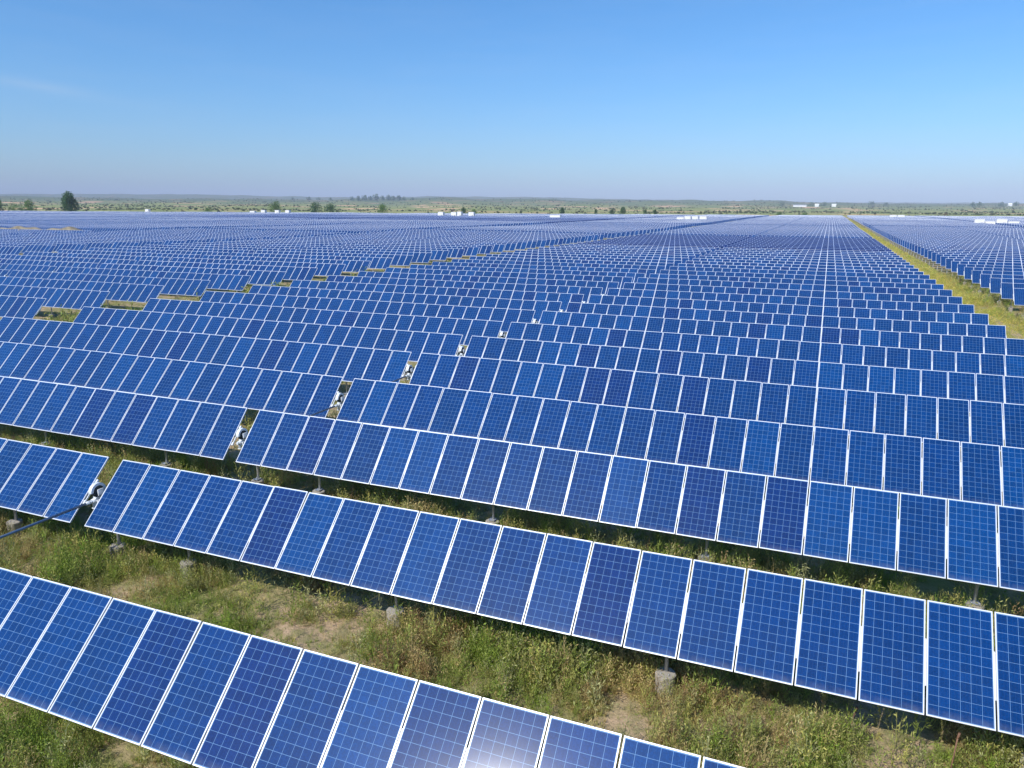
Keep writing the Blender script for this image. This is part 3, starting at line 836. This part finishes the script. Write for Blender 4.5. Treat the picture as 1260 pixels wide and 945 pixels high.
def trunk_mesh(h, r):
    b = MB(); b.tube((0, 0, -.5), (0, 0, h*.45), r, r*.7, 8); b.tube((0, 0, h*.45), (h*.02, 0, h*.8), r*.7, r*.25, 8)
    for i in range(6):
        a = i*2.2; z = h*(.25+.08*i); b.tube((0, 0, z), (math.cos(a)*h*.16, math.sin(a)*h*.16, z+h*.16), r*.4, r*.12, 6)
    return b.mesh('trunk', MAT['bark'])
GD = [(.055, .135, .045), (.08, .17, .05), (.045, .11, .035)]
GL = [(.12, .22, .045), (.15, .26, .05), (.09, .17, .04)]
def xy_at(u, D):
    S = (u-630)/F_PX*D
    for _ in range(4):
        x = CX+FH.x*D+RH.x*S; y = CY+FH.y*D+RH.y*S
        q = project(x, y, tz(x, y)); S -= (q[0]-u)*q[2]/F_PX
    return CX+FH.x*D+RH.x*S, CY+FH.y*D+RH.y*S
def depth_for(u, v, lo, hi):
    best = None
    for i in range(400):
        D = lo*(hi/lo)**(i/399); x, y = xy_at(u, D)
        q = project(x, y, tz(x, y)); e = abs(q[1]-v)
        if best is None or e < best[0]-.05: best = (e, D)
    return best[1]
def tree_at(u, D, hpx, wpx, label, cat='tree', name='tree', cols=GL, seed=0, lobes=8, n=900, base=.12, group=None, cm=None):
    x, y = xy_at(u, D); z = tz(x, y)
    if D < 1200: hpx *= 1.12; wpx *= 1.1
    h = hpx/F_PX*D; r = wpx/2/F_PX*D
    t = empty(name, (x, y, z-.1))
    tag(t, label, cat, group)
    link('crown', crown_mesh('crown', h, r*1.05, n, seed, cols, lobes, leaf=max(.4, h*(.055 if D < 1200 else .16)), base=base), t)
    link('trunk', trunk_mesh(h, max(.12, h*.022)), t)
    return t
TR = [(86, 742, 22.5, 21, 'tallest dark green tree at the far field edge, upper left', GD, 'big'),
      (36, 745, 14, 17, 'rounded bright green tree left of the tallest tree', GL, ''),
      (18, 746, 9, 18, 'low green bush at the far left, beside the rounded tree', GL, 'bush'),
      (-1, 745, 15, 14, 'dark green tree cut off by the left edge', GD, ''),
      (339.5, 735, 14, 17, 'round green tree above the group of white cabins, left of the tree pair', GL, ''),
      (388, 738, 13, 19, 'left and wider tree of the pair at the far edge', GD, ''),
      (407, 738, 12, 16, 'right and smaller tree of the pair at the far edge', GD, ''),
      (470, 742, 12, 15, 'single round green tree right of the tree pair', GL, ''),
      (256, 760, 6, 11, 'small low bush between the tallest tree and the first round tree', GL, 'bush'),
      (570.5, 752, 9, 8, 'small dark tree left of the bush above the centre cabins', GD, ''),
      (583, 755, 7, 12, 'low wide bush above the centre cabins', GL, 'bush'),
      (691.5, 762, 10, 7, 'slim dark tree at the far edge right of centre', GD, ''),
      (733, 900, 7, 4, 'narrow tree, left of the small tree pair right of centre', GD, ''),
      (753, 800, 8, 7, 'left tree of the small pair right of centre', GD, ''),
      (766, 795, 10, 9, 'right and larger tree of the small pair right of centre', GD, ''),
      (794, 880, 7, 5, 'short slim tree just right of the small pair', GD, ''),
      (806, 885, 7, 5, 'last slim tree right of the small pair', GD, ''),
      (958, 815, 5, 8, 'small bush before the far sheds', GL, 'bush'),
      (990, 820, 4, 10, 'flat bush below the long far shed', GL, 'bush')]
for i, (u, D, hp, wp, lb, cols, kd) in enumerate(TR):
    tree_at(u, D, hp, wp, lb, 'bush' if kd == 'bush' else 'tree', 'bush' if kd == 'bush' else 'tree', cols, 100+i, lobes=(14 if kd == 'big' else 9), n=(4200 if kd == 'big' else 2200), base=.02 if kd == 'bush' else .08, group='trees and bushes along the far field edge')
tree_at(1161.5, 822, 6, 11, 'reddish brown dead bush at the far right field edge', 'bush', 'bush', [(.13, .05, .035), (.09, .05, .04)], 300, 6, 500, .02)
# tree line on the ridge
TL = [(433, 5, 6), (441, 6, 5), (449, 7, 6), (456, 6, 5), (463, 8, 7), (471, 6, 6), (478, 7, 5), (484, 6, 6), (491, 7, 5), (497, 5, 5), (508, 4, 4), (360, 4, 4), (380, 5, 5), (392, 4, 5), (407, 4, 4)]
places = ['first', 'second', 'third', 'fourth', 'fifth', 'sixth', 'seventh', 'eighth', 'ninth', 'last']
for i, (u, hp, wp) in enumerate(TL):
    lb = ('tiny dark tree on the hill crest, %s from the left in the tree line' % places[i]) if i < 10 else ['tiny tree standing right of the hilltop tree line', 'far left tree of four left of the hilltop tree line', 'second of four tiny trees left of the hilltop line', 'third of four tiny trees left of the hilltop line', 'tiny crest tree nearest the hilltop line on its left'][i-10]
    tree_at(u, depth_for(u, 246.5, 2500, 5200), hp-1, wp+2, lb, cols=GD, seed=400+i, n=420, lobes=6, base=-.12, group='trees on the far hill crest')
for i, (u, hp, wp, lb) in enumerate([(1072, 5, 9, 'wide tree on the far right skyline, left of the others'), (1090, 4, 5, 'small middle tree on the far right skyline'), (1196, 5, 6, 'skyline tree left of the small white house'), (1205, 5, 9, 'wider skyline tree beside the small white house'), (1232, 5, 6, 'skyline tree just left of the far right white house'), (1250, 5, 8, 'skyline tree at the far right edge'),
                                     (962, 4, 9, 'skyline tree left of the long far shed'), (998, 4, 8, 'skyline tree right of the long far shed'), (1014, 4, 7, 'skyline tree left of the white gabled house')]):
    tree_at(u, depth_for(u, 253.5 if u < 1150 else 254.5, 1800, 5200), hp, wp+3, lb, cols=GD, seed=500+i, n=420, lobes=6, base=-.12, group='trees on the right skyline')

# scrub bushes on the steppe: far too many to count
def scrub():
    rs = np.random.RandomState(77); N = 16000
    D = 870*(5200/870)**(rs.rand(N)**.62); S = (rs.rand(N)*1.5-.75)*D
    X = CX+FH.x*D+RH.x*S; Y = CY+FH.y*D+RH.y*S
    cl = vnoise(X, Y, 130, 3)*.6+vnoise(X, Y, 40, 4)*.4
    k = cl > .50; X, Y, D = X[k], Y[k], D[k]
    Z = terrain(X, Y); n = len(X); s = (.7+1.5*rs.rand(n)**2.5)*(1+D/3500)
    # each bush: 3 crossed rough blobs of 12 quads
    VV = []; CC = []
    for j in range(14):
        a = rs.rand(n)*2*PI; q = s*.7*rs.rand(n)
        c = np.stack([X+np.cos(a)*q, Y+np.sin(a)*q, Z+s*(.15+.6*rs.rand(n))], -1)
        d1 = rs.normal(size=(n, 3)); d1 /= np.linalg.norm(d1, axis=1)[:, None]; d2 = np.cross(d1, rs.normal(size=(n, 3))); d2 /= np.linalg.norm(d2, axis=1)[:, None]
        w1 = (s*.55)[:, None]
        VV.append(np.stack([c-d1*w1, c-d2*w1*.8, c+d1*w1, c+d2*w1*.8], 1)); col = np.array([(.08, .12, .04), (.11, .14, .055), (.07, .10, .045), (.16, .15, .08)])[rs.randint(4, size=n)]
        CC.append(np.repeat(col[:, None, :], 4, 1))
    V = np.concatenate(VV).reshape(-1, 3); C = np.concatenate(CC).reshape(-1, 3)
    me = np_mesh('scrub', V, np.arange(len(V)).reshape(-1, 4), [MAT['leaf']], col=C)
    tag(link('scrub', me), 'green desert scrub dotting the sandy plain and low hills beyond the panels', 'scrub', kind='stuff')
scrub()

# ------------------------------------------------------------------ inverter cabins, sheds, poles
def cabin(u, D, wm, hm, label, group, lift=0):
    x, y = xy_at(u, D)
    t = empty('inverter_cabin', (x, y, tz(x, y)), 0); dp = 2.4
    tag(t, label, 'cabin', group)
    b = MB(); b.box((0, 0, hm/2+.2), (wm, dp, hm-.2)); b.build('body', MAT['white'], t)
    b = MB(); b.box((0, 0, hm+.15), (wm+.16, dp+.16, .14)); b.build('roof', MAT['white'], t)
    b = MB(); b.box((0, 0, 0.0), (wm+.1, dp+.1, .56)); b.build('plinth', MAT['conc'], t)
    b = MB(); b.box((-wm*.22, -dp/2-.02, hm*.48+.1), (.9, .05, hm*.72)); b.build('door', MAT['white'], t)
    b = MB()
    for i in range(6): b.box((wm*.25, -dp/2-.02, hm*.5+i*.12), (wm*.25, .04, .06))
    b.build('vent', MAT['grey'], t)
for (u, D, wm, hm, lb, g) in [
    (1203.7, 395, 4.4, 4.3, 'first tall white cabin from the left beyond the right panel block', 'white inverter cabins by the right block'),
    (1216.6, 395, 4.6, 3.3, 'low white cabin between the two tall ones on the right', 'white inverter cabins by the right block'),
    (1231, 395, 4.6, 4.4, 'second tall white cabin from the left beyond the right panel block', 'white inverter cabins by the right block'),
    (1245.8, 395, 4.8, 3.3, 'rightmost low white cabin beyond the right panel block', 'white inverter cabins by the right block'),
    (837, 455, 4, 3.6, 'leftmost of four white cabins right of centre', 'white inverter cabins right of centre'),
    (846, 455, 3.4, 4.2, 'second from left of four white cabins right of centre', 'white inverter cabins right of centre'),
    (855, 455, 3.4, 4.2, 'third from left of four white cabins right of centre', 'white inverter cabins right of centre'),
    (865, 455, 4, 4.2, 'rightmost of four white cabins right of centre', 'white inverter cabins right of centre'),
    (543, 545, 4, 4.8, 'leftmost white cabin of the centre group', 'white inverter cabins in the centre'),
    (559, 545, 4, 4.8, 'second white cabin of the centre group, left of the taller one', 'white inverter cabins in the centre'),
    (566, 535, 3, 5.2, 'tallest white cabin, third in the centre group', 'white inverter cabins in the centre'),
    (580.5, 540, 4, 5.0, 'rightmost white cabin of the centre group', 'white inverter cabins in the centre'),
    (683.5, 500, 7, 3.9, 'single long flat white cabin between the centre and right groups', 'white inverter cabins in the centre'),
    (311.7, 660, 5, 3.8, 'low leftmost white cabin near the far left edge group', 'white inverter cabins at the far left edge'),
    (325, 655, 4, 4.6, 'second white cabin of the far left group', 'white inverter cabins at the far left edge'),
    (342, 655, 4, 4.6, 'third white cabin of the far left group', 'white inverter cabins at the far left edge'),
    (354.7, 655, 4, 4.6, 'rightmost white cabin of the far left group', 'white inverter cabins at the far left edge'),
    (182.3, 700, 4, 4.6, 'lone white cabin right of the tallest tree', 'white inverter cabins at the far left edge'),
    (1098.3, 640, 5, 4.0, 'left of two tiny white cabins far behind the right block', 'white inverter cabins far right'),
    (1108.3, 640, 5, 4.0, 'right of two tiny white cabins far behind the right block', 'white inverter cabins far right')]:
    cabin(u, D, wm, hm, lb, g)
def shed(u, D, wpx, hpx, label, roofm):
    D = depth_for(u, 254.3, 1800, 5200)
    x, y = xy_at(u, D)
    W = wpx/F_PX*D; H = hpx/F_PX*D; t = empty('farm_building', (x, y, tz(x, y)-1), 0); dp = min(W, 16)
    tag(t, label, 'building')
    b = MB(); b.box((0, 0, H*.33), (W, dp, H*.66)); b.build('wall', MAT['roofgrey'] if W > 50 else MAT['white'], t)
    b = MB(); h0 = H*.66; e = .4
    a = [(-W/2-e, -dp/2-e, h0), (W/2+e, -dp/2-e, h0), (W/2+e, 0, H), (-W/2-e, 0, H), (-W/2-e, dp/2+e, h0), (W/2+e, dp/2+e, h0)]
    b.quad([a[0], a[1], a[2], a[3]]); b.quad([a[3], a[2], a[5], a[4]]); b.quad([a[0], a[3], a[4]]); b.quad([a[1], a[5], a[2]]); b.quad([a[4], a[5], a[1], a[0]])
    b.build('roof', roofm, t)
shed(984, 4250, 15, 2.8, 'long pale grey shed on the right skyline', MAT['roofgrey'])
shed(1005, 4250, 4.5, 3.6, 'small white house between the long shed and the gabled house', MAT['white'])
shed(1026, 4250, 5, 3.6, 'white gabled house on the right skyline', MAT['white'])
shed(1242.5, 4250, 4, 4.4, 'tiny white house at the far right skyline', MAT['white'])
for u, D, hp, lb in [(977.4, 830, 12, 'thin wooden utility pole before the far long shed'), (904, 840, 10, 'thin utility pole left of the far sheds'), (1118, 840, 10, 'thin utility pole left of the reddish bush')]:
    x, y = xy_at(u, D); h = hp/F_PX*D
    t = empty('utility_pole', (x, y, tz(x, y))); tag(t, lb, 'utility pole', 'utility poles beyond the field')
    b = MB(); b.tube((0, 0, -.5), (0, 0, h), .16, .11, 8); b.build('pole', MAT['wood'], t)
    b = MB(); b.box((0, 0, h-.5), (1.8, .12, .12)); b.build('crossarm', MAT['wood'], t)

# ------------------------------------------------------------------ air
hz = MB(); hz.box((CX, CY, 145), (26000, 26000, 330))
hm = bpy.data.materials.new('air'); hm.use_nodes = True; ht = hm.node_tree
for n_ in list(ht.nodes):
    if n_.type == 'BSDF_PRINCIPLED': ht.nodes.remove(n_)
pv = ht.nodes.new('ShaderNodeVolumePrincipled')
pv.inputs['Color'].default_value = (.72, .80, 1.0, 1); pv.inputs['Density'].default_value = 9.5e-5; pv.inputs['Anisotropy'].default_value = -0.2
ht.links.new(pv.outputs[0], ht.nodes['Material Output'].inputs['Volume'])
ho = hz.build('haze', hm); tag(ho, kind='stuff')
